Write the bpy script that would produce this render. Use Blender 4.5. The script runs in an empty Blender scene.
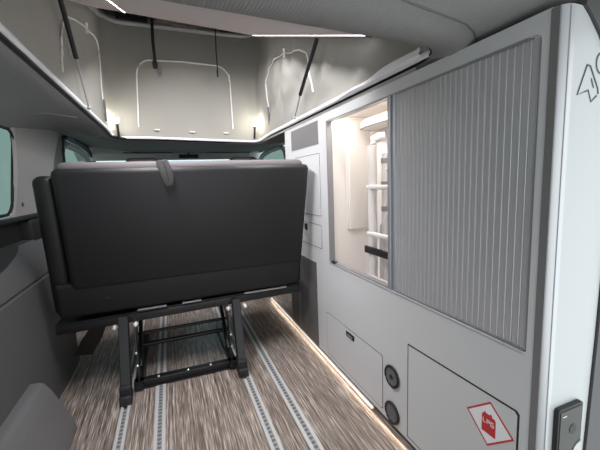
import bpy, bmesh, math, random
from mathutils import Vector, Matrix, noise

random.seed(7)
S = bpy.context.scene
COL = S.collection
V = Vector

# ------------------------------------------------------------------ materials
def mat(name, color, rough=0.5, metal=0.0, bump=None, emit=None, alpha=None, spec=None, mottle=None):
    """bump = (scale, strength[, stretch xyz]); mottle = (scale, amount)"""
    m = bpy.data.materials.new(name); m.use_nodes = True
    nt = m.node_tree; b = nt.nodes['Principled BSDF']
    b.inputs['Base Color'].default_value = (*color, 1)
    b.inputs['Roughness'].default_value = rough
    b.inputs['Metallic'].default_value = metal
    if spec is not None: b.inputs['Specular IOR Level'].default_value = spec
    tc = nt.nodes.new('ShaderNodeTexCoord')
    if mottle:
        n = nt.nodes.new('ShaderNodeTexNoise'); n.inputs['Scale'].default_value = mottle[0]
        n.inputs['Detail'].default_value = 4
        nt.links.new(tc.outputs['Object'], n.inputs['Vector'])
        r = nt.nodes.new('ShaderNodeMapRange')
        r.inputs['To Min'].default_value = 1 - mottle[1]; r.inputs['To Max'].default_value = 1 + mottle[1]
        nt.links.new(n.outputs['Fac'], r.inputs['Value'])
        mx = nt.nodes.new('ShaderNodeVectorMath'); mx.operation = 'SCALE'
        mx.inputs[0].default_value = color
        nt.links.new(r.outputs['Result'], mx.inputs['Scale'])
        nt.links.new(mx.outputs['Vector'], b.inputs['Base Color'])
    if bump:
        n = nt.nodes.new('ShaderNodeTexNoise'); n.inputs['Scale'].default_value = bump[0]
        n.inputs['Detail'].default_value = 3
        if len(bump) > 2:
            mp = nt.nodes.new('ShaderNodeMapping'); mp.inputs['Scale'].default_value = bump[2]
            nt.links.new(tc.outputs['Object'], mp.inputs['Vector'])
            nt.links.new(mp.outputs['Vector'], n.inputs['Vector'])
        else:
            nt.links.new(tc.outputs['Object'], n.inputs['Vector'])
        bp = nt.nodes.new('ShaderNodeBump'); bp.inputs['Strength'].default_value = bump[1]
        bp.inputs['Distance'].default_value = 0.01
        nt.links.new(n.outputs['Fac'], bp.inputs['Height'])
        nt.links.new(bp.outputs['Normal'], b.inputs['Normal'])
    if emit:
        b.inputs['Emission Color'].default_value = (*emit[0], 1)
        b.inputs['Emission Strength'].default_value = emit[1]
    return m

def glass_mat(name, tint, gloss=0.08):
    m = bpy.data.materials.new(name); m.use_nodes = True
    nt = m.node_tree; nt.nodes.remove(nt.nodes['Principled BSDF'])
    o = nt.nodes['Material Output']
    t = nt.nodes.new('ShaderNodeBsdfTransparent'); t.inputs['Color'].default_value = (*tint, 1)
    g = nt.nodes.new('ShaderNodeBsdfGlossy'); g.inputs['Roughness'].default_value = 0.03
    mx = nt.nodes.new('ShaderNodeMixShader'); mx.inputs['Fac'].default_value = gloss
    nt.links.new(t.outputs[0], mx.inputs[1]); nt.links.new(g.outputs[0], mx.inputs[2])
    nt.links.new(mx.outputs[0], o.inputs['Surface'])
    return m

def stripe_mat(name, ramp, sx, sy, rough, axis='Y', bump=0.15, fine=2.2):
    """long fine streaks running along one axis (woven vinyl / wood grain)"""
    m = bpy.data.materials.new(name); m.use_nodes = True
    nt = m.node_tree; b = nt.nodes['Principled BSDF']
    tc = nt.nodes.new('ShaderNodeTexCoord')
    def noi(sc, det):
        mp = nt.nodes.new('ShaderNodeMapping'); mp.inputs['Scale'].default_value = sc
        n = nt.nodes.new('ShaderNodeTexNoise'); n.inputs['Scale'].default_value = 1
        n.inputs['Detail'].default_value = det
        nt.links.new(tc.outputs['Object'], mp.inputs['Vector'])
        nt.links.new(mp.outputs['Vector'], n.inputs['Vector'])
        return n
    if axis == 'Y': s1, s2 = (sx, sy, 1), (sx * fine, sy * 4, 1)
    else: s1, s2 = (1, sx, sy), (1, sx * fine, sy * 3)
    a, c = noi(s1, 3), noi(s2, 2)
    mx = nt.nodes.new('ShaderNodeMath'); mx.operation = 'MULTIPLY_ADD'
    nt.links.new(a.outputs['Fac'], mx.inputs[0]); mx.inputs[1].default_value = 0.5
    h = nt.nodes.new('ShaderNodeMath'); h.operation = 'MULTIPLY'; h.inputs[1].default_value = 0.5
    nt.links.new(c.outputs['Fac'], h.inputs[0]); nt.links.new(h.outputs[0], mx.inputs[2])
    cr = nt.nodes.new('ShaderNodeValToRGB'); el = cr.color_ramp.elements
    el[0].position, el[0].color = ramp[0][0], (*ramp[0][1], 1)
    el[1].position, el[1].color = ramp[-1][0], (*ramp[-1][1], 1)
    for p, cc in ramp[1:-1]:
        e = el.new(p); e.color = (*cc, 1)
    nt.links.new(mx.outputs[0], cr.inputs['Fac'])
    nt.links.new(cr.outputs['Color'], b.inputs['Base Color'])
    b.inputs['Roughness'].default_value = rough
    bp = nt.nodes.new('ShaderNodeBump'); bp.inputs['Strength'].default_value = bump; bp.inputs['Distance'].default_value = 0.004
    nt.links.new(mx.outputs[0], bp.inputs['Height']); nt.links.new(bp.outputs['Normal'], b.inputs['Normal'])
    return m

def ribbed_mat(name, color, pitch, amount):
    """headliner cloth: close fine ribs running along Y"""
    m = mat(name, color, 0.95)
    nt = m.node_tree; b = nt.nodes['Principled BSDF']
    tc = nt.nodes.new('ShaderNodeTexCoord')
    w = nt.nodes.new('ShaderNodeTexWave'); w.bands_direction = 'X'
    w.inputs['Scale'].default_value = 2 * math.pi / pitch / 20
    w.inputs['Distortion'].default_value = 0.4
    nt.links.new(tc.outputs['Object'], w.inputs['Vector'])
    bp = nt.nodes.new('ShaderNodeBump'); bp.inputs['Strength'].default_value = amount; bp.inputs['Distance'].default_value = 0.003
    nt.links.new(w.outputs['Fac'], bp.inputs['Height']); nt.links.new(bp.outputs['Normal'], b.inputs['Normal'])
    return m

M = dict(
    floor=stripe_mat('woven_floor', [(.34, (.04, .031, .026)), (.45, (.15, .12, .101)), (.53, (.265, .22, .19)), (.64, (.60, .53, .47))], 140, 2.6, .42, bump=.10),
    cab=mat('cabinet_grey', (.62, .63, .635), .4, bump=(60, .02)),
    cabin=mat('wardrobe_white', (.80, .76, .72), .5),
    endp=mat('white_laminate', (.50, .525, .53), .35),
    alu=mat('brushed_aluminium', (.58, .60, .61), .42, .45, bump=(30, .02, (1, 1, .02))),
    band=mat('grey_profile_band', (.20, .20, .20), .5, .1),
    alud=mat('dull_aluminium', (.33, .33, .34), .4, .5),
    rail=mat('anodised_rail', (.64, .645, .64), .38, .3),
    railc=mat('rail_groove', (.36, .36, .36), .45, .3),
    hole=mat('rail_hole', (.13, .132, .136), .6),
    tamb=mat('tambour_grey', (.52, .52, .53), .36, .25),
    tambp=mat('tambour_profile', (.50, .525, .56), .35, .5),
    niche=mat('grey_panel', (.185, .18, .185), .5),
    gapdark=mat('gap_black', (.012, .013, .014), .5),
    seam=mat('door_gap', (.10, .10, .105), .6),
    wood=stripe_mat('dark_wood_grain', [(.35, (.05, .05, .052)), (.5, (.12, .118, .118)), (.65, (.22, .215, .212))], 120, 2.5, .45, axis='Z', bump=.05, fine=1.8),
    black=mat('black_steel', (.012, .012, .013), .38, .2),
    rubber=mat('black_plastic', (.014, .014, .016), .5),
    leather=mat('charcoal_leatherette', (.011, .011, .0122), .5, bump=(350, .06), mottle=(6, .1), spec=.35),
    cushion=mat('mauve_grey_cloth', (.11, .098, .1), .85, bump=(300, .1)),
    strap=mat('grey_webbing', (.022, .021, .021), .8, bump=(400, .2)),
    bolt=mat('zinc_bolt', (.8, .8, .8), .3, .35),
    trimg=mat('grey_trim_plastic', (.13, .13, .132), .62, bump=(220, .06)),
    trimd=mat('dark_trim_plastic', (.010, .010, .011), .6),
    trimw=mat('light_trim_plastic', (.38, .376, .37), .6, bump=(220, .05)),
    trimm=mat('mid_trim_plastic', (.08, .08, .081), .55, bump=(220, .05)),
    head=ribbed_mat('headliner_cloth', (.25, .25, .247), .0085, .3),
    seal=mat('black_seal', (.015, .015, .016), .6),
    canvas=mat('tent_canvas', (.33, .325, .295), .9, bump=(90, .12), mottle=(3, .06)),
    hem=mat('white_hem', (.80, .80, .82), .6),
    film=mat('white_pvc', (.92, .92, .95), .35, bump=(18, .25)),
    zipw=mat('zip_tape', (.85, .85, .83), .6),
    board=mat('roof_lining', (.55, .49, .49), .7, bump=(120, .05)),
    shell=mat('roof_shell', (.055, .05, .048), .8),
    brown=mat('brown_board', (.48, .35, .31), .8),
    tube=mat('grey_tube', (.42, .42, .43), .4, .2),
    wlabel=mat('white_label', (.85, .84, .82), .6),
    led=mat('led_diffuser', (.9, .9, .9), .4, emit=((1, .97, 1), 9)),
    ledwarm=mat('led_warm', (.9, .85, .8), .4, emit=((1, .82, .66), .55)),
    lampglow=mat('lamp_glow', (1, .95, .85), .4, emit=((1, .93, .8), 30)),
    ladder=mat('white_aluminium', (.74, .72, .70), .35, .1),
    hose=mat('grey_hose', (.36, .34, .33), .5),
    red=mat('sticker_red', (.55, .035, .03), .45),
    white=mat('sticker_white', (.86, .86, .88), .45),
    ink=mat('print_ink', (.05, .06, .065), .5),
    switch=mat('switch_face', (.05, .053, .045), .5),
    visor=mat('visor_cloth', (.60, .62, .62), .8),
    glassl=glass_mat('tinted_glass', (.41, .465, .43), .015),
    glassw=glass_mat('windscreen_glass', (.86, .93, .93), .04),
    dash=mat('dashboard', (.10, .10, .102), .7),
)

# ------------------------------------------------------------------ mesh helpers
class MB:
    def __init__(s): s.bm = bmesh.new(); s.mats = []
    def _mi(s, m):
        if m not in s.mats: s.mats.append(m)
        return s.mats.index(m)
    def _merge(s, bm, m):
        i = s._mi(m)
        for f in bm.faces: f.material_index = i
        me = bpy.data.meshes.new('t'); bm.to_mesh(me); bm.free()
        s.bm.from_mesh(me); bpy.data.meshes.remove(me)
    def box(s, x0, x1, y0, y1, z0, z1, m=None, bev=0, seg=3, shear=None, mtx=None):
        bm = bmesh.new(); bmesh.ops.create_cube(bm, size=1)
        for v in bm.verts:
            v.co = V(((x0 + x1) / 2 + v.co.x * (x1 - x0), (y0 + y1) / 2 + v.co.y * (y1 - y0), (z0 + z1) / 2 + v.co.z * (z1 - z0)))
        if bev: bmesh.ops.bevel(bm, geom=bm.edges[:], offset=bev, segments=seg, profile=.5, affect='EDGES')
        if shear:
            for v in bm.verts: v.co = V(shear(v.co))
        if mtx is not None: bm.transform(mtx)
        s._merge(bm, m); return s
    def prism(s, pts, d, m=None, bev=0, seg=2):
        """polygon of 3D points extruded by vector d"""
        bm = bmesh.new()
        a = [bm.verts.new(p) for p in pts]; b = [bm.verts.new(V(p) + V(d)) for p in pts]
        n = len(pts)
        bm.faces.new(a); bm.faces.new(b[::-1])
        for i in range(n): bm.faces.new((a[i], b[i], b[(i + 1) % n], a[(i + 1) % n]))
        bmesh.ops.recalc_face_normals(bm, faces=bm.faces[:])
        if bev: bmesh.ops.bevel(bm, geom=bm.edges[:], offset=bev, segments=seg, profile=.5, affect='EDGES')
        s._merge(bm, m); return s
    def tube(s, path, r, m=None, n=10, closed=False, flat=None):
        """round tube; r number or list; flat = (normal, ratio) squashes it"""
        bm = bmesh.new(); P = [V(p) for p in path]; N = len(P); rings = []
        for i, p in enumerate(P):
            if closed: t = P[(i + 1) % N] - P[i - 1]
            else: t = P[min(i + 1, N - 1)] - P[max(i - 1, 0)]
            t.normalize()
            up = V((0, 0, 1)) if abs(t.z) < .9 else V((1, 0, 0))
            if flat: up = V(flat[0])
            a = t.cross(up).normalized(); b = a.cross(t).normalized()
            rr = r[i] if isinstance(r, (list, tuple)) else r
            rb = rr * (flat[1] if flat else 1)
            rings.append([bm.verts.new(p + a * rr * math.cos(2 * math.pi * k / n) + b * rb * math.sin(2 * math.pi * k / n)) for k in range(n)])
        for i in range(N if closed else N - 1):
            A, B = rings[i], rings[(i + 1) % N]
            for k in range(n): bm.faces.new((A[k], A[(k + 1) % n], B[(k + 1) % n], B[k]))
        if not closed:
            bm.faces.new(rings[0][::-1]); bm.faces.new(rings[-1])
        bmesh.ops.recalc_face_normals(bm, faces=bm.faces[:])
        s._merge(bm, m); return s
    def cyl(s, p0, p1, r, m=None, n=16, r2=None):
        return s.tube([p0, p1], [r, r if r2 is None else r2], m, n)
    def grid(s, rows, m=None, closed=False, thick=0):
        bm = bmesh.new(); R = [[bm.verts.new(p) for p in row] for row in rows]
        for i in range(len(R) - 1):
            A, B = R[i], R[i + 1]; n = len(A)
            for k in range(n if closed else n - 1):
                bm.faces.new((A[k], A[(k + 1) % n], B[(k + 1) % n], B[k]))
        if thick:
            bmesh.ops.recalc_face_normals(bm, faces=bm.faces[:])
            bmesh.ops.solidify(bm, geom=bm.faces[:], thickness=thick)
        s._merge(bm, m); return s
    def ball(s, c, r, m=None, sc=(1, 1, 1)):
        bm = bmesh.new(); bmesh.ops.create_uvsphere(bm, u_segments=16, v_segments=10, radius=r)
        for v in bm.verts: v.co = V((c[0] + v.co.x * sc[0], c[1] + v.co.y * sc[1], c[2] + v.co.z * sc[2]))
        s._merge(bm, m); return s
    def build(s, name, m=None, parent=None, ang=.6):
        me = bpy.data.meshes.new(name)
        off = V((0, 0, 0)); p = parent
        while p: off += V(p.location); p = p.parent
        for v in s.bm.verts: v.co -= off
        s.bm.to_mesh(me); s.bm.free()
        for mm in s.mats: me.materials.append(mm if mm else m)
        me.polygons.foreach_set('use_smooth', [True] * len(me.polygons))
        me.set_sharp_from_angle(angle=ang)
        o = bpy.data.objects.new(name, me); COL.objects.link(o)
        if parent: o.parent = parent
        return o

def tag(o, label, cat, group=None):
    o['label'] = label; o['category'] = cat
    if group: o['group'] = group
    return o
def thing(name, loc, label, cat, group=None):
    o = bpy.data.objects.new(name, None); COL.objects.link(o); o.location = loc
    o.empty_display_size = .1
    return tag(o, label, cat, group)
def struct(o): o['kind'] = 'structure'; return o
def B(*a, **k): return MB().box(*a, **k)
def arc(cx, cy, r, a0, a1, n):
    return [(cx + r * math.cos(a0 + (a1 - a0) * i / n), cy + r * math.sin(a0 + (a1 - a0) * i / n)) for i in range(n + 1)]
def rrect(x0, x1, y0, y1, r, n=6):
    p = math.pi
    return arc(x1 - r, y1 - r, r, 0, p / 2, n) + arc(x0 + r, y1 - r, r, p / 2, p, n) + arc(x0 + r, y0 + r, r, p, 1.5 * p, n) + arc(x1 - r, y0 + r, r, 1.5 * p, 2 * p, n)

# ------------------------------------------------------------------ setting
FRONT = 5.0; REAR = -.35
struct(B(-.80, 1.12, REAR, FRONT, -.03, 0).build('floor', M['floor']))

# headliner with the big roof opening
HX0, HX1, HY0, HY1 = -.36, .803, .80, 3.0
def hole(r=.15, n=8, per=14):
    c = rrect(HX0, HX1, HY0, HY1, r, n); out = []
    for i, p in enumerate(c):
        q = c[(i + 1) % len(c)]; L = math.dist(p, q); k = max(1, int(L / .08))
        for j in range(k): out.append((p[0] + (q[0] - p[0]) * j / k, p[1] + (q[1] - p[1]) * j / k))
    return out
HP = hole()
def hnorm(i):
    a, b = HP[i - 1], HP[(i + 1) % len(HP)]
    t = V((b[0] - a[0], b[1] - a[1])); t.normalize(); return V((t.y, -t.x))
def lip_z(x, y):                        # lip height, a touch lower on the side over the cabinet
    return 1.44 - .027 * max(0, min(1, (x + .1) / .9))  - .018 * max(0, min(1, (y - 2.6) / .4))
OX0, OX1, OY0, OY1 = -.70, 1.07, REAR, 4.10
rows = [[] for _ in range(11)]
def lerp(a, b, t): return a + (b - a) * t
for i, (x, y) in enumerate(HP):
    n = hnorm(i); lz = lip_z(x, y)
    cx, cy = .2275, 1.9
    dx, dy = x - cx, y - cy
    # outer target: push out along the dominant side
    ks = []
    if dx: ks.append(((OX1 if dx > 0 else OX0) - cx) / dx)
    if dy: ks.append(((OY1 if dy > 0 else OY0) - cy) / dy)
    k = min(v for v in ks if v > 0); ox, oy = cx + dx * k, cy + dy * k
    if abs(n.x) > .95: ox, oy = (OX1 if n.x > 0 else OX0), y
    if abs(n.y) > .95: ox, oy = x, (OY1 if n.y > 0 else OY0)
    oz = 1.36 + .115 * max(0, min(1, (oy - 2.05) / .95)) if ox < -.69 else (1.405 if ox > 1.06 else (1.44 if oy < 0 else 1.412))
    rear = max(0, -n.y)
    rows[0].append((x + n.x * .012, y + n.y * .012, lz + .06))
    rows[1].append((x, y, lz + .02))
    rows[2].append((x + n.x * .006, y + n.y * .006, lz + .002 ))
    rows[3].append((x + n.x * .018, y + n.y * .018, lz - .010 - .004 * rear))
    band = lerp(.20, .12, max(0, min(1, (x - .35) / .45)))       # padded roll along the rear edge
    d4 = lerp(.05, band * .45, rear); d5 = lerp(.09, band, rear)
    zb = lz - .015
    rows[4].append((x + n.x * d4, y + n.y * d4, lz - lerp(.015, .026, rear)))
    rows[5].append((x + n.x * lerp(.07, band * .8, rear), y + n.y * lerp(.07, band * .8, rear), zb - .006 * rear))
    bx_, by_ = x + n.x * d5, y + n.y * d5
    rows[6].append((bx_, by_, zb + .012 * rear))
    for j, t in enumerate((.3, .6, .9, 1)):
        z = (zb + .012 * rear) * (1 - t) + oz * t
        z += .03 * math.sin(math.pi * t) * (1 if ox < -.69 else .0)
        rows[7 + j].append((bx_ + (ox - bx_) * t, by_ + (oy - by_) * t, z))
struct(MB().grid(rows, closed=True).build('ceiling', M['head'], ang=1.2))
struct(B(.792, .801, .95, 2.88, 1.3955, 1.409, bev=.003).build('trim_7', M['trimw']))
# black seal bead round the opening
struct(MB().tube([(x + hnorm(i).x * .004, y + hnorm(i).y * .004, lip_z(x, y) + .006) for i, (x, y) in enumerate(HP)], [.012 if x < .5 else .0035 for x, y in HP], closed=True, n=8).build('trim_1', M['seal']))
# curved seam in the rear headliner
SEAM = [V(q) for q, r0 in zip(rows[6], HP) if r0[1] < .90 and -.25 < r0[0]]
SEAM.sort(key=lambda q: q.x)
struct(MB().tube([q - V((0, 0, .0015)) for q in SEAM], .0022, n=6).build('trim_2', M['trimg']))
# two faint seams across the left headliner
for nm, ya, lean_ in (('trim_3', 2.12, -.22), ('trim_4', 2.75, .10)):
    i = min(range(len(HP)), key=lambda k: abs(HP[k][1] - ya) + 9 * (HP[k][0] > -.3))
    pth = [V(rows[j][i]) for j in range(4, 11)]
    pth = [q + V((0, lean_ * (k / 6) ** 2, -.001)) for k, q in enumerate(pth)]
    struct(MB().tube(pth, .003, n=6).build(nm, M['trimw']))

# left wall, lower lining: profile extruded along Y
def wall_profile(y):
    return [(-.80, y, 0), (-.60, y, 0), (-.607, y, .40), (-.612, y, .618), (-.625, y, .628), (-.612, y, .638),
            (-.618, y, .66), (-.655, y, .74), (-.69, y, .795), (-.80, y, .80)]
wl = MB().prism(wall_profile(REAR), (0, 2.70, 0), M['trimm'])
wl.box(-.80, -.72, 2.35, FRONT, 0, .95, M['trimd'])  # forward stretch near-black: shadow under the bench put into its colour
wl.box(-.80, -.735, REAR, 2.42, .795, .925, M['trimd'])            # dark recess under the window
wl.box(-.80, -.69, REAR, 2.44, .905, .93, M['trimd'], bev=.006)
wl.box(-.80, -.685, 2.16, 2.46, .70, .905, M['trimd'], bev=.02)
struct(wl.build('wall_left', M['trimm']))
# scooped dark tray edge of the armrest
struct(MB().prism([(-.640, 1.20, .722), (-.640, 1.55, .722), (-.650, 1.72, .742), (-.662, 1.85, .765), (-.675, 1.93, .79), (-.69, 1.95, .805), (-.69, 1.20, .805)], (-.02, 0, -.01)).build('trim_5', M['trimd']))
# pillar panel between the side window and the front door
pp = []
for j in range(13):
    t = j / 12; z = .925 + t * .445
    xo = -.70 + .012 * math.sin(math.pi * t)
    y0 = 1.995 + .15 * t; y1 = 2.62 + .10 * t + (.28 * max(0, (t - .45) / .55) ** 1.5)
    def zz(y): return z + t * .115 * max(0, min(1, (y - 2.05) / .95))
    pp.append([(xo - .012, y0 - .002, zz(y0)), (xo, y0 + .012, zz(y0))] + [(xo + .004 * math.sin(math.pi * k / 8), y0 + .012 + (y1 - y0 - .04) * k / 8, zz(y0 + (y1 - y0) * k / 8)) for k in range(1, 8)] + [(xo, y1 - .02, zz(y1)), (xo - .02, y1, zz(y1)), (xo - .07, y1 + .004, zz(y1))])
wp = MB().grid(pp, M['trimw'])
for (y, z) in ((2.33, 1.285), (2.10, .985)):
    wp.cyl((-.699, y, z), (-.690, y, z), .011, M['trimm'], n=14)
wp.box(-.80, -.70, 2.0, 3.0, 1.366, 1.372, M['trimw'], shear=lambda c: (c.x, c.y, c.z + .115 * max(0, c.y - 2.05) / .95))
struct(wp.build('wall_left_pillar', M['trimw']))
# side window
w1 = struct(bpy.data.objects.new('window_1', None)); COL.objects.link(w1); w1.location = (-.72, 1.5, .93)
pts = rrect(.55, 2.00, .945, 1.355, .06, 6)
pts = [(y + (.15 * (z - .945) / .41 if y > 1.5 else 0), z) for y, z in pts]
MB().prism([(-.708, y, z) for y, z in pts], (-.006, 0, 0)).build('pane', M['glassl'], w1)
MB().tube([(-.706, y, z) for y, z in pts], .007, closed=True, n=8).build('window_frame', M['seal'], w1)
ws_ = MB()
ws_.box(-.724, -.714, REAR, .55, .925, 1.40); ws_.box(-.724, -.714, .55, 2.2, 1.358, 1.40); ws_.box(-.724, -.714, 2.16, 3.06, .925, 1.48); ws_.box(-.80, -.725, 2.0, FRONT, 1.46, 1.60)
struct(ws_.build('wall_left_upper', M['trimg']))

# wheel arch box
wa = MB().prism([(-.78, .45, 0), (-.458, .45, 0), (-.470, .45, .05), (-.530, .45, .20), (-.556, .45, .243), (-.575, .45, .252), (-.78, .45, .258)], (0, 1.195, 0), bev=.008)
struct(wa.build('wall_left_wheel_arch', M['trimg'], ang=.5))
# right wall, front bulkhead and rear corner trim
wr = MB(); wr.box(1.072, 1.12, .50, 3.05, 0, 1.50); wr.box(1.072, 1.12, 3.05, FRONT, 0, .95); wr.box(1.072, 1.12, 3.05, FRONT, 1.41, 1.50)
wr.box(-.86, 1.12, 3.04, 4.25, 1.50, 1.52)                            # roof skin over the cab
struct(wr.build('wall_right', M['trimg']))
ep_edge = [(.953, .0), (.957, .30), (.971, .62), (.976, .80), (.984, 1.10), (.972, 1.20), (.930, 1.30), (.90, 1.338), (.862, 1.375), (.84, 1.392)]
struct(MB().prism([(x + .004, .482, z) for x, z in ep_edge] + [(.84, .482, 1.43), (1.12, .482, 1.43), (1.12, .482, 0)], (0, .014, 0)).build('trim_6', M['trimm']))
struct(B(-.80, 1.12, FRONT - .06, FRONT, 0, .92).build('wall_front', M['trimd']))
db = MB().prism([(-.70, 4.5, .0), (-.70, 4.5, .86), (-.70, 4.6, .95), (-.70, 4.92, .93), (-.70, 4.92, .0)], (1.74, 0, 0), bev=.03)
tag(db.build('dashboard', M['dash']), 'dark dashboard below the windscreen at the front of the van', 'dashboard')

# windscreen, its visors and the front left door frame
w2 = struct(bpy.data.objects.new('window_2', None)); COL.objects.link(w2); w2.location = (.2, 4.2, 1.38)
MB().prism([(-.72, 4.20, 1.350), (1.06, 4.20, 1.350), (1.08, 4.93, .90), (-.76, 4.93, .90)], (0, .006, .006)).build('pane', M['glassw'], w2)
fr = MB(); fr.tube([(-.76, 4.22, 1.40), (-.80, 4.95, .88)], .04); fr.tube([(1.07, 4.22, 1.40), (1.10, 4.95, .88)], .05)
fr.prism([(-.86, 4.08, 1.50), (-.86, 4.08, 1.410), (-.86, 4.19, 1.345), (-.86, 4.22, 1.345), (-.86, 4.22, 1.50)], (1.98, 0, 0), M['visor'])
fr.build('window_frame', M['trimg'], w2)
for nm, x0, x1, lab in (('sun_visor', -.42, .07, 'grey sun visor at top of windscreen, left of the pull strap'), ('sun_visor', .43, .93, 'grey sun visor at top of windscreen, on the side toward the cabinet')):
    t = thing(nm, ((x0 + x1) / 2, 4.0, 1.41), lab, 'sun visor', 'sun visors at the windscreen')
    MB().box(x0, x1, 3.985, 4.0, 1.347, 1.404, bev=.007, shear=lambda c: (c.x, c.y + (1.404 - c.z) * .15, c.z)).build('visor_flap', M['visor'], t)
    MB().box((x0 + x1) / 2 - .02, (x0 + x1) / 2 + .02, 3.99, 4.01, 1.402, 1.425).build('mount', M['rubber'], t)
    MB().tube([(x0 + .01, 3.998, 1.407), (x1 - .01, 3.998, 1.407), (x1 + .02, 4.005, 1.416)], .007, n=8).build('hinge_rod', M['rubber'], t)
mr = thing('rear_view_mirror', (.24, 4.06, 1.40), 'dark interior mirror between the two sun visors', 'mirror')
MB().box(.14, .35, 4.02, 4.045, 1.350, 1.392, bev=.01).build('mirror_housing', M['rubber'], mr)
MB().cyl((.245, 4.03, 1.385), (.245, 4.06, 1.42), .01).build('mirror_stem', M['rubber'], mr)

d1 = struct(bpy.data.objects.new('door_1', None)); COL.objects.link(d1); d1.location = (-.75, 3.6, .9)
ap = [(3.04, .95), (3.04, 1.34), (3.09, 1.43), (3.25, 1.468), (3.7, 1.462), (4.02, 1.435), (4.22, 1.37), (4.42, 1.20), (4.62, .95)]
MB().tube([(-.725, y, z) for y, z in ap], .022, n=8).build('door_seal', M['seal'], d1)
ap2 = [(3.10, .95), (3.10, 1.31), (3.15, 1.385), (3.28, 1.415), (3.66, 1.41), (3.95, 1.385), (4.12, 1.33), (4.32, 1.17), (4.5, .95)]
MB().tube([(-.745, y, z) for y, z in ap2], .030, n=8).build('window_frame', M['trimw'], d1)
MB().prism([(-.76, y, z) for y, z in ap2], (-.006, 0, 0)).build('pane', M['glassl'], d1)
MB().box(-.80, -.755, 3.0, FRONT - .08, .30, .96).build('door_panel', M['trimd'], d1)

d2 = struct(bpy.data.objects.new('door_2', None)); COL.objects.link(d2); d2.location = (1.08, 3.6, .9)
MB().tube([(1.076, y, z - .02) for y, z in ap2], .026, n=8).build('window_frame', M['trimw'], d2)
MB().prism([(1.09, y, z - .02) for y, z in ap2], (.006, 0, 0)).build('pane', M['glassl'], d2)

# ------------------------------------------------------------------ floor rails
for x, w, lab in ((-.277, .042, 'aluminium floor rail farthest left, ending under the left bench leg'),
                  (-.121, .048, 'aluminium floor rail in the middle of the bench, between its two legs'),
                  (.316, .046, 'aluminium floor rail running from the right bench leg'),
                  (.461, .050, 'aluminium floor rail nearest the cabinet, passing beside the bench')):
    r = thing('floor_rail', (x, 1.6, 0), lab, 'floor rail', 'slotted aluminium rails in the floor')
    b = MB()
    b.box(x - w / 2, x - w / 5, .2, 2.95, 0, .005, M['rail'], bev=.0012, seg=1)
    b.box(x + w / 5, x + w / 2, .2, 2.95, 0, .005, M['rail'], bev=.0012, seg=1)
    b.box(x - w / 5, x + w / 5, .2, 2.95, 0, .0028, M['railc'])
    b.build('rail_channel', M['rail'], r)
    h = MB(); y = .22
    while y < 2.93:
        h.cyl((x, y, .0015), (x, y, .0042), w * .16, n=10); y += .025
    h.build('lock_holes', M['hole'], r)['kind'] = 'stuff'

# ------------------------------------------------------------------ cabinet
XC = .79; YR, YF = .515, 2.29; ZT = 1.39
OY0_, OY1_, OZ0, OZ1 = .535, 1.625, .605, 1.352
cab = thing('camper_cabinet', (.92, 1.40, 0), 'long light grey camper van cabinet down the right side with wardrobe, locker and flaps', 'cabinet')
b = MB(); T = .018
b.box(XC, XC + T, YR, YF, OZ1, ZT, M['cab'])                            # rail above the opening
b.box(XC, XC + T, OY1_, YF, .03, OZ1, M['cab'])                         # forward part
b.box(XC, XC + T, YR, OY0_, .03, OZ1, M['cab'])
b.box(XC, XC + T, OY0_, OY1_, .03, OZ0, M['cab'])
# rounded upper rear corner of the opening
for (cy, cz, a0) in ((OY0_ + .016, OZ1 - .016, math.pi / 2), (OY0_ + .010, OZ0 + .010, math.pi)):
    r_ = .016 if cz > 1 else .010
    c = arc(cy, cz, r_, a0, a0 + math.pi / 2, 6)
    corner = (OY0_, OZ1 if cz > 1 else OZ0)
    b.prism([(XC, y, z) for y, z in c] + [(XC, *corner)], (T, 0, 0), M['cab'])
b.box(XC, 1.062, YR, YF, ZT, ZT + .004, M['cab'])                       # top
b.box(XC + T, 1.06, YF - T, YF, .03, ZT, M['cab'])                      # forward end
b.box(.805, 1.06, YR + .01, YF - .02, 0, .03, M['seam'])                # plinth
b.build('body', M['cab'], cab)
b = MB()                                                                # wardrobe lining
b.box(XC + T, 1.062, OY1_ + .006, OY1_ + .022, .40, ZT - .002, M['cabin'])
b.box(.90, .93, OY1_ - .004, OY1_ + .006, .775, ZT - .03, M['cabin'], bev=.004)
b.box(.915, 1.05, OY1_ - .010, OY1_ + .006, .775, ZT - .03, M['cabin'], bev=.004)
b.box(1.048, 1.062, YR + .02, OY1_ + .02, .40, ZT - .002, M['cabin'])
b.box(XC + T, 1.062, YR + .02, OY1_ + .02, .40, .42, M['cabin'])
b.box(XC + T, 1.062, YR + .02, OY1_ + .02, 1.378, 1.389, M['cabin'])
b.build('wardrobe_lining', M['cabin'], cab)
b = MB(); b.prism([(.93, 1.10, 1.300), (.93, 1.47, 1.300), (.955, 1.555, 1.300), (1.045, 1.575, 1.300), (1.045, 1.10, 1.300)], (0, 0, .038), M['cabin'])
sh = b.build('shelf', M['cabin'], cab)
MB().tube([(.929, 1.10, 1.302), (.929, 1.47, 1.302), (.954, 1.556, 1.302), (1.04, 1.577, 1.302)], .004, n=6).build('shelf_edging', M['niche'], sh)
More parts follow.
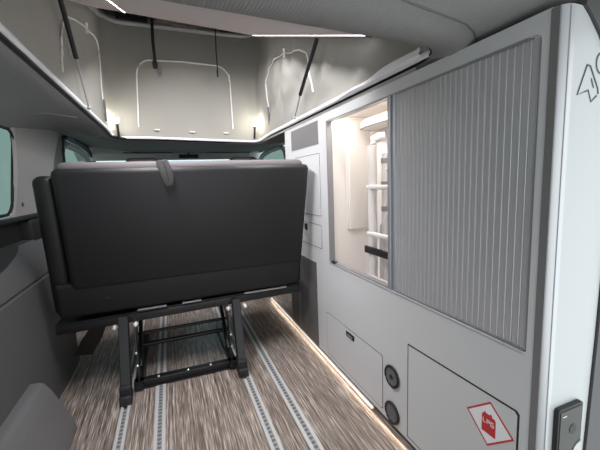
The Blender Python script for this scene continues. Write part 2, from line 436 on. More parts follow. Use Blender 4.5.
# aluminium frame of the opening and lower track
b = MB()
b.box(XC - .003, XC + .012, OY0_ + .002, OY1_, OZ0 - .006, OZ0 + .003, M['alu'], bev=.002)
b.box(XC - .002, XC + .03, OY1_ - .006, OY1_, OZ0, OZ1, M['alud'])
b.box(XC - .001, XC + .03, OY0_ + .03, OY1_, OZ1 - .007, OZ1, M['alud'])
b.box(XC - .0005, XC + .02, OY0_, OY0_ + .003, OZ0 + .012, OZ1 - .018, M['alud'])
b.box(XC - .001, XC + .03, OY0_ + .01, OY1_, OZ0 + .003, OZ0 + .008, M['alud'])
b.build('opening_frame', M['alu'], cab)
B(XC - .006, XC + .012, 1.555, 1.60, OZ0 + .002, OZ0 + .014, bev=.003).build('track_stop', M['rubber'], cab)
# tambour door: slats with raised lips, one mesh
t0, t1 = OY0_ + .004, 1.052; X = XC + .005; n = 26; p = (t1 - t0) / n
prof = []
for i in range(n):
    y = t0 + i * p
    prof += [(X + .004, y), (X - .0012, y + p * .035), (X - .0022, y + p * .08), (X - .0022, y + p * .12), (X - .0008, y + p * .19), (X, y + p * .3), (X, y + p * .95)]
prof.append((X + .004, t1))
tb = MB().prism([(x, y, OZ0 + .006) for x, y in prof] + [(X + .009, t1, OZ0 + .006), (X + .009, t0, OZ0 + .006)], (0, 0, OZ1 - OZ0 - .012))
td = tb.build('tambour_door', M['tamb'], cab, ang=.35)
b = MB()
b.box(XC - .004, XC + .014, 1.078, 1.096, OZ0 + .004, OZ1 - .004, M['tambp'], bev=.003)
b.box(XC + .004, XC + .014, 1.064, 1.079, OZ0 + .004, OZ1 - .004, M['alud'])
b.box(XC - .002, XC + .014, 1.051, 1.065, OZ0 + .004, OZ1 - .004, M['tambp'], bev=.003)
b.build('pull_profile', M['tambp'], td)

def flap(name, pts, g, label=None, seam='seam', face='cab', proud=.0016):
    """door panel standing a hair proud of the front with a dark joint round it (pts in Y,Z)"""
    cy = sum(q[0] for q in pts) / len(pts); cz = sum(q[1] for q in pts) / len(pts)
    def grow(q): return (q[0] + (g if q[0] > cy else -g), q[1] + (g if q[1] > cz else -g))
    d = MB().prism([(XC - proud, y, z) for y, z in pts], (proud + .004, 0, 0)).build(name, M[face], cab)
    MB().prism([(XC - .0006, *grow(q)) for q in pts], (.003, 0, 0)).build('joint', M[seam], d)
    if label: d['label'] = label
    return d
def rr(y0, y1, z0, z1, r): return rrect(y0, y1, z0, z1, r, 4)
small = flap('door', rr(1.142, 1.680, .055, .298, .012), .0035, 'low locker door with black push latch')
B(XC - .006, XC - .001, 1.372, 1.450, .258, .284, bev=.002).build('latch', M['rubber'], small)
B(XC - .0075, XC - .004, 1.385, 1.437, .264, .274, bev=.001).build('latch_plate', M['alud'], small)
lpg = flap('door', [(.548, .05), (.548, .428), (.556, .436), (.972, .424), (.974, .05)], .0055, 'gas locker flap with red and white LPG sticker', 'gapdark')  # black joint paints in the shade of the open gap round the flap
updoor = flap('door', rr(1.722, 2.10, .850, 1.195, .008), .0035, 'upper door behind the bench')
flap('door', rr(1.722, 2.10, .662, .792, .012), .004, 'small drawer front with black latch')
B(XC - .006, XC - .001, 1.925, 1.965, .745, .785, bev=.002).build('latch', M['rubber'], cab)
B(XC - .0015, XC + .003, 1.728, 2.158, 1.248, 1.374).build('niche_panel', M['niche'], cab)['label'] = 'dark grey blank panel high on the cabinet'
b = MB(); b.box(XC - .003, XC + .003, 1.808, 2.10, .03, .562, M['wood']); b.box(XC - .002, XC + .003, 2.115, 2.285, .03, .562, M['wood'])
b.box(XC - .003, XC + .004, 2.10, 2.115, .03, .562, M['alud'])
b.build('kick_panel', M['wood'], cab)['label'] = 'dark wood-grain lower panel'

# round air outlets
for (cy, cz, kind) in ((1.070, .245, 0), (1.070, .085, 1)):
    b = MB(); R = .041
    ring = [(XC - .005, cy + R * math.cos(a), cz + R * math.sin(a)) for a in [2 * math.pi * k / 28 for k in range(28)]]
    b.tube(ring, .006, M['rubber'], n=8, closed=True)
    b.cyl((XC - .001, cy, cz), (XC + .002, cy, cz), R, M['gapdark'], n=28)
    v = b.build('air_vent', M['rubber'], cab)
    b = MB()
    for k in range(-3, 4):
        o = k * .0105; L = math.sqrt(max(0, .037 ** 2 - o * o))
        if kind: b.box(XC - .008, XC - .002, cy - L, cy + L, cz + o - .0012, cz + o + .0012, M['niche'])
        else: b.prism([(XC - .008, cy - L * .7 + o * .7, cz - L * .7 - o * .7), (XC - .008, cy - L * .7 + o * .7 + .004, cz - L * .7 - o * .7), (XC - .008, cy + L * .7 + o * .7 + .004, cz + L * .7 - o * .7), (XC - .008, cy + L * .7 + o * .7, cz + L * .7 - o * .7)], (.006, 0, 0), M['niche'])
    if not kind: b.cyl((XC - .010, cy, cz), (XC - .002, cy, cz), .009, M['rubber'])
    b.build('vent_louvres', M['niche'], v)

# LPG sticker: white square on its corner, red border, red gas bottle with white letters
b = MB(); cy, cz = .628, .350; x = XC - .0016
A = [(.704, .350), (.625, .419), (.552, .354), (.630, .279)]
def sc(q, k): return (cy + (q[0] - cy) * k, cz + (q[1] - cz) * k)
b.prism([(x, *q) for q in A], (-.0004, 0, 0), M['red'])
b.prism([(x - .0004, *sc(q, .90)) for q in A], (-.0003, 0, 0), M['white'])
bx0, bx1 = cy + .022, cy - .022                                       # picture left is +Y
bot = [(bx0, .318), (bx0, .368), (bx0 - .004, .374), (bx0 - .007, .374), (bx0 - .007, .380), (bx0 - .012, .380), (bx0 - .012, .377), (bx1 + .019, .377), (bx1 + .019, .381), (bx1 + .012, .381), (bx1 + .012, .374), (bx1 + .004, .374), (bx1, .368), (bx1, .318)]
b.prism([(x - .0007, *q) for q in bot], (-.0003, 0, 0), M['red'])
def stroke(y0, z0, y1, z1, w, m, xs):
    d = V((y1 - y0, z1 - z0)); n_ = V((-d.y, d.x)).normalized() * w / 2
    b.prism([(xs, y0 + n_.x, z0 + n_.y), (xs, y1 + n_.x, z1 + n_.y), (xs, y1 - n_.x, z1 - n_.y), (xs, y0 - n_.x, z0 - n_.y)], (-.0003, 0, 0), m)
GLY = {'L': [((0, 1), (0, 0)), ((0, 0), (.8, 0))],
       'P': [((0, 0), (0, 1)), ((0, 1), (.8, 1)), ((.8, 1), (.8, .5)), ((.8, .5), (0, .5))],
       'G': [((.8, 1), (0, 1)), ((0, 1), (0, 0)), ((0, 0), (.8, 0)), ((.8, 0), (.8, .5)), ((.8, .5), (.4, .5))]}
for k, ch in enumerate('LPG'):
    for (p0, p1) in GLY[ch]:
        y0 = cy + .0175 - k * .0125; hh = .0125; ww = .0100
        stroke(y0 - p0[0] * ww, .347 + p0[1] * hh, y0 - p1[0] * ww, .347 + p1[1] * hh, .0026, M['white'], x - .001)
b.build('sticker', M['white'], lpg)['label'] = 'red and white LPG gas bottle sticker'

# rear end: aluminium corner profile and white end panel with line drawing
b = MB(); r_ = .024
c = arc(XC + r_, .488 + r_, r_, math.pi, 1.5 * math.pi, 8)
b.prism([(x, y, 0) for x, y in [(XC, YR + .001)] + c[:] + [(XC + r_ + .006, .488), (XC + r_ + .006, .500), (XC + .03, YR + .001)]], (0, 0, ZT + .002), M['alu'])
b.box(XC - .002, XC + .002, .4985, .5165, 0, ZT, M['band'])
for a in (1.14, 1.40): 
    yy = .488 + r_ + (r_ + .0008) * math.sin(math.pi * a); xx = XC + r_ + (r_ + .0008) * math.cos(math.pi * a)
    b.cyl((xx, yy, 0), (xx, yy, ZT), .0016, M['alu'], n=6)
b.build('corner_profile', M['alu'], cab)
ep = MB().prism([(x, .488, z) for x, z in [(XC + r_ + .006, 0)] + ep_edge + [(XC + r_ + .006, 1.392)]], (0, .02, 0)).build('end_panel', M['endp'], cab)
b = MB(); y = .4872
def line(pts, r=.0021): b.tube([(px, y, pz) for px, pz in pts], r, M['ink'], n=6, flat=((0, 1, 0), .3))
line([(0.868, 1.275), (0.840, 1.211), (0.877, 1.223), (0.889, 1.199), (0.908, 1.213)])
line([(0.868, 1.275), (0.879, 1.274), (0.910, 1.229), (0.913, 1.217)])
line([(0.885, 1.248), (0.895, 1.229)], .0018)
line([(0.918 + .019 * math.cos(a), 1.283 + .022 * math.sin(a)) for a in [math.pi * (.3 + 1.4 * k / 14) for k in range(15)]])
line([(.944, 1.25), (.944, 1.31), (.956, 1.31), (.960, 1.295), (.956, 1.28), (.944, 1.28)])
b.build('line_emblem', M['ink'], ep)['label'] = 'dark outline of a roof arrow beside lettering'
b = MB()
so = rrect(.830, .924, .315, .478, .008, 4)
b.prism([(px, .488, pz) for px, pz in so], (0, -.012, 0), M['rubber'], bev=.002)
sw = b.build('switch_panel', M['rubber'], ep)
b = MB()
face = [(.837, .322), (.837, .470), (.917, .470), (.917, .388), (.912, .377), (.898, .371), (.888, .360), (.884, .322)]
b.prism([(px, .476, pz) for px, pz in face], (0, -.0015, 0), M['switch'])
b.cyl((.885, .4745, .415), (.885, .4735, .415), .013, M['rubber'], n=20)
b.box(.843, .858, .4738, .4745, .456, .458, M['wlabel'])
b.build('switch_face', M['switch'], sw)
MB().prism([(px, .476, pz) for px, pz in [(.889, .317), (.892, .352), (.902, .364), (.915, .369), (.9235, .371), (.9235, .317)]], (0, -.0018, 0)).build('switch_cover', M['endp'], sw)

# warm light strip at the foot of the cabinet
fl = thing('led_strip', (.796, 1.6, 0), 'warm white light strip along the floor at the foot of the cabinet', 'light strip')
B(.784, .795, 1.22, 2.86, .001, .007, bev=.0015).build('diffuser', M['ledwarm'], fl)
B(.795, .803, 1.22, 2.86, 0, .012).build('strip_holder', M['alu'], fl)

# ladder, strap and hose in the wardrobe
ld = thing('ladder', (.95, 1.28, .42), 'white aluminium ladder standing folded inside the open wardrobe', 'ladder')
b = MB(); b.tube([(.92, 1.400, .42), (.92, 1.400, 1.205), (.925, 1.391, 1.228), (.94, 1.375, 1.240), (.965, 1.365, 1.242)], .0215, n=14); b.build('side_rail', M['ladder'], ld)
MB().tube([(.92, 1.02, .42), (.92, 1.02, 1.23)], .0215, n=14).build('side_rail', M['ladder'], ld)
MB().tube([(.985, 1.385, .42), (.985, 1.385, 1.165)], .020, n=14).build('side_rail', M['ladder'], ld)
MB().tube([(.985, 1.02, .42), (.985, 1.02, 1.20)], .020, n=14).build('side_rail', M['ladder'], ld)
for z in (.562, .780, 1.007): 
    MB().box(.897, .915, 1.0, 1.425, z - .011, z + .011, bev=.006).build('rung', M['ladder'], ld)
for z in (.62, .87, 1.09):
    MB().cyl((.985, 1.02, z), (.985, 1.385, z), .012).build('rung', M['ladder'], ld)
for z in (1.13, 1.02, .90): MB().tube([(.985, 1.385, z - .012), (.985, 1.385, z + .012)], .023, n=14).build('collar', M['alud'], ld)
tag(MB().box(.880, .893, .95, 1.418, .688, .722, bev=.003).build('fixing_strap', M['rubber']), 'black strap across the ladder inside the wardrobe', 'strap')
tag(MB().tube([(1.028, 1.475, .42), (1.028, 1.475, .70), (1.028, 1.470, .80), (1.028, 1.450, .835), (1.028, 1.42, .85), (1.028, 1.35, .85)], .017, n=12).build('air_hose', M['hose']), 'grey curved hose rising behind the ladder in the wardrobe', 'hose')
cl = thing('wardrobe_lamp', (.83, 1.2, 1.372), 'warm lamp strip under the wardrobe ceiling', 'lamp')
B(.822, .838, .62, 1.60, 1.366, 1.377).build('diffuser', M['ledwarm'], cl)

# ------------------------------------------------------------------ bench
bn = thing('bench_seat', (.08, 1.95, 0), 'black leatherette bench seat seen from behind on black steel legs', 'bench')
def lean(c): return (c.x, c.y - .17 * (c.z - .43), c.z)
b = MB()
b.box(-.475, .715, 1.875, 1.99, .56, 1.143, bev=.028, seg=4, shear=lambda c: (c.x + .03 * max(0, c.z - .56) * 1.8 * (c.x > .3), *lean(c)[1:]))
b.box(-.545, .712, 1.880, 1.99, .425, .605, bev=.022, seg=4, shear=lean)
bk = b.build('backrest', M['leather'], bn)
for (x, z, w) in ((-.325, .510, .011), (.484, .513, .013)):
    MB().tube([(x + w * math.cos(a), 1.866, z + w * .55 * math.sin(a)) for a in [2 * math.pi * k / 14 for k in range(14)]], .0022, n=6, closed=True).build('eyelet', M['gapdark'], bk)
B(-.568, -.480, 1.905, 2.03, .43, 1.115, bev=.035, seg=4, shear=lambda c: (c.x + .015 * (c.z - .43), c.y - .17 * (c.z - .43), c.z)).build('side_bolster', M['leather'], bn)
B(-.47, .735, 1.93, 2.06, .96, 1.174, bev=.035, seg=5, shear=lean).build('headrest_roll', M['cushion'], bn)['label'] = 'mauve grey cloth top roll'
B(-.53, .70, 1.975, 2.52, .425, .56, bev=.04, seg=4).build('seat_cushion', M['cushion'], bn)
# pull strap loop
b = MB(); sx = -.012
b.tube([(sx - .022, 1.835, 1.175), (sx - .020, 1.760, 1.172), (sx - .008, 1.742, 1.130), (sx + .004, 1.738, 1.075), (sx + .012, 1.742, 1.056), (sx + .024, 1.745, 1.060), (sx + .030, 1.744, 1.085), (sx + .022, 1.748, 1.135), (sx + .006, 1.765, 1.172), (sx, 1.835, 1.178)], .013, n=8, flat=((0, -1, .15), .22))
b.build('pull_strap', M['strap'], bn)
# steel frame
def beam(p0, p1, wx, wd, m=None, mb=None):
    """rectangular bar from p0 to p1, wx across X"""
    mb = mb or MB(); p0, p1 = V(p0), V(p1); t = (p1 - p0).normalized(); a = V((1, 0, 0)); n_ = a.cross(t).normalized()
    q = [p0 + a * wx / 2 + n_ * wd / 2, p0 - a * wx / 2 + n_ * wd / 2, p0 - a * wx / 2 - n_ * wd / 2, p0 + a * wx / 2 - n_ * wd / 2]
    mb.prism(q, p1 - p0, m, bev=.003, seg=1); return mb
b = MB()
b.box(-.568, .715, 1.895, 1.925, .352, .395, bev=.004, shear=lambda c: (c.x, c.y, c.z + .022 * max(-.3, c.x)))
b.box(-.568, .715, 1.90, 2.46, .397, .404, shear=lambda c: (c.x, c.y, c.z + .022 * max(-.3, c.x)))
b.build('cross_beam', M['black'], bn)
for (x0, x1) in ((-.20, -.06), (.02, .12), (.36, .62)): B(x0, x1, 1.878, 1.90, .414, .419).build('bright_gap_strip', M['alud'], bn)  # pale strips stand in for bright gaps with lit floor beyond
for x, xt in ((-.277, -.270), (.300, .308)):
    lg = beam((x, 1.752, .0), (xt, 1.888, .392), .046, .045).build('leg', M['black'], bn)
    MB().box(x - .027, x + .027, 1.715, 1.80, .006, .05, bev=.004).box(x - .025, x + .025, 1.735, 1.812, .06, .09, bev=.003).cyl((x, 1.715, .012), (x, 1.700, .012), .008).build('foot_clamp', M['rubber'], lg)
    s_ = MB()
    sx = 1 if x < 0 else -1
    xi = xt + sx * .045
    s_.prism([(xi, 1.90, .385), (xi, 1.86, .30), (xi, 1.84, .03), (xi, 1.90, .02), (xi, 1.93, .26), (xi, 2.40, .385)], (sx * .006, 0, 0))
    beam((xi, 2.0, .04), (xi, 2.38, .38), .02, .04, mb=s_)
    s_.box(xi - .02, xi + .02, 1.82, 2.45, .008, .045)
    s_.build('side_plate', M['black'], bn)
    for dx in (-.044, .052):
        MB().ball((xt + dx, 1.883, .340), .0125).cyl((xt + dx, 1.886, .340), (xt + dx, 1.90, .340), .014, n=6).build('bolt', M['bolt'], bn)
    MB().ball((xt - .004, 1.864, .372), .005).build('bolt', M['bolt'], bn)
    for z in (.20, .13): MB().ball((xi, 1.848, z), .006).build('bolt', M['bolt'], bn)
b = MB(); b.box(-.25, .29, 1.842, 1.885, .012, .045, bev=.003); b.box(-.25, .29, 1.835, 1.90, .006, .012)
cb = b.build('lower_crossbar', M['black'], bn)
for x in (-.13, .02, .14): MB().ball((x, 1.850, .047), .006).build('bolt', M['bolt'], cb)
MB().cyl((-.245, 2.15, .180), (.285, 2.15, .180), .010).build('rod', M['black'], bn)
MB().cyl((-.245, 2.13, .115), (.285, 2.13, .115), .013).build('rod', M['black'], bn)
b = MB().prism([(-.41, 1.93, .37), (-.35, 1.93, .37), (-.40, 2.02, .25), (-.46, 2.04, .155), (-.545, 2.04, .165), (-.50, 2.02, .25)], (0, .02, 0))
b.build('release_lever', M['black'], bn)

# front seats, only their headrests show over the bench
for x, lab in ((-.175, 'dark headrest of the front seat, left of the pull strap'), (.655, 'dark headrest of the front seat toward the cabinet')):
    fs = thing('front_seat', (x, 3.1, 0), lab, 'seat', 'front seats beyond the bench')
    B(x - .24, x + .24, 3.05, 3.22, .45, 1.06, bev=.06, seg=4).build('backrest', M['leather'], fs)
    B(x - .25, x + .25, 3.15, 3.70, .28, .46, bev=.05, seg=3).build('seat_cushion', M['leather'], fs)
    B(x - .13, x + .13, 3.02, 3.13, 1.05, 1.285, bev=.045, seg=4).build('headrest', M['leather'], fs)
    B(x - .2, x + .2, 3.2, 3.65, 0, .29).build('pedestal', M['trimd'], fs)

# ------------------------------------------------------------------ pop-top tent
def roof_z(x, y):
    left = max(0, min(1, (.7 - x) / 1.0)) * max(0, (y - .8) / 1.77) * .055
    return 1.452 + .3835 * (y - .8) + left
TOPZ = 2.285
path = []                        # plan path: up the left side, round the front, back down the right
L0, R0, FY = HX0 + .002, HX1 - .012, HY1 - .012
def lerp(a, b, t): return a + (b - a) * t
N1 = 60
for i in range(N1): path.append((L0, lerp(.86, FY - .10, i / N1)))
path += arc(L0 + .10, FY - .10, .10, math.pi, math.pi / 2, 8)[:]
for i in range(1, 34): path.append((lerp(L0 + .10, R0 - .10, i / 34), FY))
path += arc(R0 - .10, FY - .10, .10, math.pi / 2, 0, 8)[:]
for i in range(1, N1 + 1): path.append((R0, lerp(FY - .10, .86, i / N1)))
def top_of(x, y): return min(1.47 + .3835 * (y - .8) + .05, TOPZ + .03)
def wrinkle(x, y, z, side):
    b0, tp = 1.43, top_of(x, y)
    t = max(0, min(1, (z - b0) / max(.05, tp - b0)))
    amp = math.sin(math.pi * t) ** .7 if 0 < t < 1 else 0
    if side == 'R':
        return amp * (.022 * noise.noise(V((y * 2.6, z * 1.6, 3.1))) + .026 * noise.noise(V((y * 6 + z * 4, z * 3 - y * 2, 9))) + .009 * noise.noise(V((y * 20, z * 12, 2))))
    if side == 'L':
        return amp * (.016 * noise.noise(V((y * 2.2, z * 1.5, 7.7))) + .008 * noise.noise(V((y * 6, z * 4, 1.2))))
    return amp * (.014 * noise.noise(V((x * 2.5, z * 1.2, 5.5))) + .005 * noise.noise(V((x * 7, z * 3, 4))))
def side_of(x, y):
    if y > FY - .06: return 'F'
    return 'L' if x < .2 else 'R'
def canvas_pt(x, y, z):
    s = side_of(x, y); w = wrinkle(x, y, z, s)
    if s == 'L': return (x + w, y, z)
    if s == 'R': return (x - w, y, z)
    return (x, y - w, z)
tent = thing('pop_top_tent', (.22, 1.9, 1.43), 'grey beige canvas tent wall of the raised pop-top roof', 'tent')
rows = []
for j in range(31):
    rw = []
    for (x, y) in path:
        b0 = lip_z(x, y) + .004; tp = top_of(x, y)
        if y > 2.9 and HX0 + .12 < x < HX1 - .12: tp = TOPZ - .02
        rw.append(canvas_pt(x, y, lerp(b0, tp, j / 30)))
    rows.append(rw)
MB().grid(rows).build('canvas', M['canvas'], tent, ang=3)
# white hem along the foot of the canvas
rows = []
for (dz, ins) in ((.004, .003), (.008, .007), (.018, .008), (.026, .004)):
    rw = []
    for i, (x, y) in enumerate(path):
        a, c_ = path[max(0, i - 1)], path[min(len(path) - 1, i + 1)]
        t = V((c_[0] - a[0], c_[1] - a[1])).normalized(); n_ = V((t.y, -t.x))
        k = 1 + .25 * noise.noise(V((x * 6, y * 6, 0)))
        rw.append((x + n_.x * ins * k, y + n_.y * ins * k, lip_z(x, y) + dz * (.8 if side_of(x, y) == 'F' else 1)))
    rows.append(rw)
MB().grid(rows, thick=.002).build('hem', M['hem'], tent, ang=2)['label'] = 'white hem strip'
# clear folded film bunched on the rear right lip
rows = []
for i in range(25):
    t = i / 24; y = lerp(.91, 1.50, t); h = lerp(.052, .012, t) * (1 - .12 * math.sin(t * 14)); 
    rw = []
    for k in range(11):
        a = math.pi * (k / 10)
        rr_ = 1 + .16 * noise.noise(V((k * .9, y * 7, 1)))
        rw.append((HX1 - .013 - .017 * math.sin(a) * rr_ + .004, y + .006 * math.sin(k * 2.1), lip_z(.8, y) + .006 + h * (1 - math.cos(a)) / 2 * rr_))
    rows.append(rw)
MB().grid(rows).build('film_roll', M['film'], tent, ang=.5)['label'] = 'glossy white gathered film'
# zip outlines of the three windows
def zipline(pts, side, name='window_zip', r=.0048):
    P = []
    for a, c_ in zip(pts[:-1], pts[1:]):
        L = math.dist(a, c_); k = max(1, int(L / .03))
        for j in range(k): P.append((lerp(a[0], c_[0], j / k), lerp(a[1], c_[1], j / k)))
    P.append(pts[-1]); out = []
    for (u, z) in P:
        if side == 'F': q = canvas_pt(u, FY, z); q = (q[0], q[1] - .004, q[2])
        elif side == 'L': q = canvas_pt(L0, u, z); q = (q[0] + .004, q[1], q[2])
        else: q = canvas_pt(R0, u, z); q = (q[0] - .004, q[1], q[2])
        out.append(q)
    return MB().tube(out, r, n=6).build(name, M['zipw'], tent)
zipline([(-.175, 1.515)] + [(-.155, 1.90)] + [(-.155 + .10 - .10 * math.cos(a), 1.90 + .125 * math.sin(a)) for a in [math.pi / 2 * k / 6 for k in range(1, 7)]] +
        [(.20, 2.032)] + [(.45 + .11 * math.sin(a), 1.905 + .12 * math.cos(a)) for a in [math.pi / 2 * k / 6 for k in range(7)]] + [(.562, 1.515)], 'F', r=.0055)
zipline([(1.672, 1.522), (1.69, 1.58), (1.71, 1.60), (1.74, 1.68), (1.79, 1.76), (1.88, 1.82), (1.95, 1.845), (2.05, 1.88), (2.20, 1.92), (2.35, 1.955), (2.50, 1.985), (2.60, 1.985), (2.66, 1.955), (2.67, 1.85), (2.66, 1.734), (2.655, 1.60), (2.65, 1.55)], 'L', r=.0045)
zipline([(2.69, 1.60), (2.675, 1.72), (2.655, 1.84), (2.60, 1.91), (2.50, 1.937), (2.35, 1.91), (2.204, 1.879), (2.08, 1.845), (1.954, 1.815), (1.88, 1.775), (1.835, 1.72), (1.81, 1.66), (1.795, 1.60), (1.784, 1.535)], 'R', r=.0048)
for (u, z, s) in ((2.655, 1.60, 'L'), (2.69, 1.605, 'R')):
    q = canvas_pt(L0 if s == 'L' else R0, u, z); d = .01 if s == 'L' else -.01
    MB().box(q[0] + d - .006, q[0] + d + .006, u - .012, u + .012, z - .10, z + .04, bev=.004).build('zip_pull', M['trimg'], tent)
for (u, z) in ((-.045, 1.497), (.225, 1.485), (.50, 1.480)):
    MB().cyl((u - .02, FY - .008, z), (u + .02, FY - .008, z - .002), .006, n=8).build('toggle', M['hem'], tent)
for (u, z) in ((.29, 2.17), (.33, 2.16)):
    pass
for (u, z, s) in ((2.30, 1.945, 'L'), (2.18, 1.875, 'R'), (.555, 1.93, 'F')):
    q = canvas_pt(u, FY, z) if s == 'F' else canvas_pt(L0 if s == 'L' else R0, u, z)
    d = (0, -.008) if s == 'F' else ((.008, 0) if s == 'L' else (-.008, 0))
    MB().box(q[0] + d[0] - .007, q[0] + d[0] + .007, q[1] + d[1] - .007, q[1] + d[1] + .007, z - .028, z + .028, bev=.003).build('tie_tab', M['zipw'], tent)

# raised roof
rf = thing('pop_top_roof', (.22, 1.9, 1.5), 'raised pop-top roof with pale pinkish lining board sloping up to the front', 'roof')
def slab(x0, x1, y0, y1, dz0, dz1, m, nx=10, ny=14, zf=roof_z):
    lo = [[(lerp(x0, x1, i / nx), lerp(y0, y1, j / ny), zf(lerp(x0, x1, i / nx), lerp(y0, y1, j / ny)) + dz0) for i in range(nx + 1)] for j in range(ny + 1)]
    return MB().grid(lo, m, thick=dz1 - dz0)
slab(-.345, .79, .84, 2.57, .004, .016, M['board']).build('lining_board', M['board'], rf)
slab(-.44, .90, .62, 3.16, .075, .095, M['shell']).build('outer_shell', M['shell'], rf)
b = MB(); b.box(-.44, .90, 3.05, 3.07, 2.22, 2.46, M['shell'])
for x in (-.43, .89): b.prism([(x - .01, .64, 1.42), (x - .01, .64, 1.50), (x - .01, 3.06, 2.43), (x - .01, 3.06, 2.30)], (.02, 0, 0), M['shell'])
b.build('shell_skirt', M['shell'], rf)
B(-.06, .56, 3.035, 3.05, 2.25, 2.40).build('front_board', M['brown'], rf)
for (x0, x1) in ((.135, .250), (.265, .325)): B(x0, x1, 3.028, 3.035, 2.300, 2.326).build('paper_label', M['wlabel'], rf)
pth = [(L0 + .02, 2.40, 2.11)] + [(L0 + .02, FY - .16, 2.245)] + [(L0 + .14 + .12 * math.cos(a), FY - .15 + .12 * math.sin(a), 2.268) for a in [math.pi - math.pi / 2 * k / 5 for k in range(6)]] + \
      [(R0 - .14 + .12 * math.cos(a), FY - .15 + .12 * math.sin(a), 2.268) for a in [math.pi / 2 - math.pi / 2 * k / 5 for k in range(6)]] + [(R0 - .02, FY - .16, 2.245), (R0 - .02, 2.40, 2.09)]
MB().tube(pth, .017, n=10).build('frame_tube', M['tube'], rf)
for x0, x1 in ((-.26, -.16), (-.13, -.04), (.50, .58), (.61, .71)):
    B(x0, x1, 2.96, 3.03, 2.29, 2.34, bev=.008).box(x0 + .02, x1 - .03, 2.90, 2.98, 2.315, 2.35, bev=.006).build('hinge_bracket', M['rubber'], rf)

# LED strips under the lining
for (p0, p1, lab) in (((-.12, .98), (-.168, 2.565), 'white LED strip under the roof lining, upper left of the photo'), ((.728, 1.13), (.675, 2.565), 'white LED strip under the roof lining over the right tent wall')):
    a = V((p0[0], p0[1], roof_z(*p0) - .004)); c_ = V((p1[0], p1[1], roof_z(*p1) - .004))
    t = thing('led_strip', (a + c_) / 2, lab, 'light strip', 'roof light strips')
    MB().tube([lerp(a, c_, k / 10) for k in range(11)], .0085, n=8, flat=((0, 0, 1), .7)).build('diffuser', M['led'], t)
    e = a + (a - c_).normalized() * .03
    MB().tube([e, a], .011, n=8).tube([lerp(a, c_, k / 10) + V((0, 0, .005)) for k in range(11)], .011, n=6, flat=((0, 0, 1), .4)).build('holder', M['seal'], t)
# gas struts
for (a, c_, d, lab) in (((-.335, 1.655, 1.81), (-.335, 1.84, 1.633), (-.335, 2.0, 1.452), 'black gas strut in front of the left tent wall'),
                        ((.742, 1.604, 1.738), (.748, 1.868, 1.538), (.755, 1.985, 1.434), 'black gas strut in front of the right tent wall')):
    t = thing('gas_strut', d, lab, 'gas strut', 'gas struts of the pop-top')
    MB().cyl(a, c_, .010, n=12).build('cylinder', M['rubber'], t)
    MB().cyl(c_, d, .005, n=10).ball(d, .010).build('piston_rod', M['tube'], t)
# hanging straps at the front
for (x, y, z0, z1, w, lab) in ((-.010, 2.88, 2.30, 1.955, .011, 'thicker black strap hanging from the front roof edge'), (.452, 2.88, 2.28, 1.925, .0045, 'thin black cord hanging from the front roof edge')):
    t = thing('hanging_strap', (x, y, z0), lab, 'strap', 'straps hanging in the tent')
    MB().tube([(x, y, z0), (x - .006, y, (z0 + z1) / 2), (x - .004, y + .005, z1 + .04)], w, n=8, flat=((0, -1, 0), .4)).build('webbing', M['rubber'], t)
    MB().tube([(x - .004, y + .005, z1 + .05), (x - .006, y + .005, z1 + .02), (x - .006, y + .005, z1 - .02)], [w * .9, w * 1.7, w * 1.5], n=8).build('buckle', M['rubber'], t)
    MB().box(x - .03, x + .03, y - .03, y + .03, z0 - .01, z0 + .035, bev=.006).build('anchor', M['rubber'], t)
# reading lamps at the front corners
for (x, lab) in ((-.315, 'small lit reading lamp at the left front corner of the tent'), (.735, 'small lit reading lamp at the right front corner of the tent')):
    t = thing('reading_lamp', (x, 2.93, 1.43), lab, 'lamp', 'reading lamps in the tent')
    MB().tube([(x + .0, 2.94, 1.43), (x + .0, 2.92, 1.48), (x, 2.90, 1.525)], .009, n=8).build('stem', M['rubber'], t)
    MB().ball((x, 2.90, 1.548), .017).build('lamp_head', M['lampglow'], t)

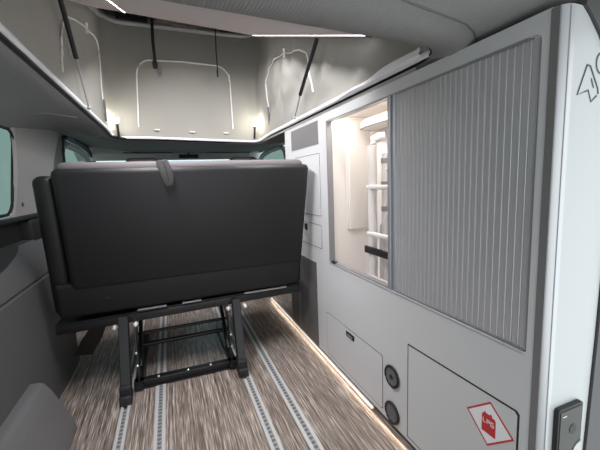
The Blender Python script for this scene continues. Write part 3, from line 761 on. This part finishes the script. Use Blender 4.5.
# ------------------------------------------------------------------ light
def area(name, loc, rot, sx, sy, power, color):
    l = bpy.data.lights.new(name, 'AREA'); l.shape = 'RECTANGLE'; l.size = sx; l.size_y = sy; l.energy = power; l.color = color
    o = bpy.data.objects.new(name, l); COL.objects.link(o); o.location = loc; o.rotation_euler = rot
    return o
sl = math.atan(.3835)
for x, y, ly, tilt, pw in ((.69, 1.85, 1.4, .30, 9), (-.14, 1.75, 1.5, -.36, 18)):
    o = area('roof_strip_light', (x, y, roof_z(x, y) - .03), (0, 0, 0), .03, ly, pw, (1, .97, 1))
    o.data.spread = 2.2
    o.rotation_euler = (Matrix.Rotation(sl, 3, 'X') @ Matrix.Rotation(tilt, 3, 'Y')).to_euler()
area('wardrobe_light', (.835, 1.15, 1.362), (0, -.6, 0), .02, 1.0, 2.3, (1, .91, .84))
area('floor_strip_light', (.779, 1.7, .012), (0, math.radians(70), 0), .01, 2.2, .7, (1, .80, .62))
for x in (-.315, .735):
    l = bpy.data.lights.new('reading_light', 'POINT'); l.energy = 1.1; l.color = (1, .93, .8); l.shadow_soft_size = .02
    o = bpy.data.objects.new('reading_light', l); COL.objects.link(o); o.location = (x, 2.87, 1.55)

w = bpy.data.worlds.new('World'); S.world = w; w.use_nodes = True
nt = w.node_tree; bg = nt.nodes['Background']
tc = nt.nodes.new('ShaderNodeTexCoord'); sp = nt.nodes.new('ShaderNodeSeparateXYZ')
nt.links.new(tc.outputs['Generated'], sp.inputs[0])
mr_ = nt.nodes.new('ShaderNodeMapRange'); mr_.inputs['From Min'].default_value = -1; mr_.inputs['From Max'].default_value = 1
nt.links.new(sp.outputs['Y'], mr_.inputs['Value'])
cr = nt.nodes.new('ShaderNodeValToRGB')
cr.color_ramp.elements[0].position = .1; cr.color_ramp.elements[0].color = (1.0, 1.035, 1.06, 1)
cr.color_ramp.elements[1].position = .85; cr.color_ramp.elements[1].color = (.70, .86, .92, 1)
nt.links.new(mr_.outputs[0], cr.inputs[0]); nt.links.new(cr.outputs[0], bg.inputs['Color'])
bg.inputs['Strength'].default_value = 1.6

# ------------------------------------------------------------------ camera
cam = bpy.data.cameras.new('camera'); co = bpy.data.objects.new('camera', cam); COL.objects.link(co)
cam.sensor_width = 36; cam.lens = 337 / 600 * 36; cam.clip_start = .02
Rw = Matrix(((.93114612, .08264189, -.35515802), (-.36261273, .10713558, -.92576129), (-.0384566, .99080386, .12972588)))
# rows above: world X, Y in (right, up, back) camera axes; third row is world Z
Rw = Matrix(((.93114612, .08264189, -.35515802),
             (-.36261273, .10713558, -.92576129),
             (-.0384566, .99080386, .12972588)))
co.matrix_world = Matrix.Translation((0, 0, 1.05)) @ Rw.to_4x4()
S.camera = co
S.view_settings.view_transform = 'Standard'; S.view_settings.look = 'None'
S.view_settings.exposure = .10; S.view_settings.gamma = 1; S.view_settings.use_curve_mapping = False
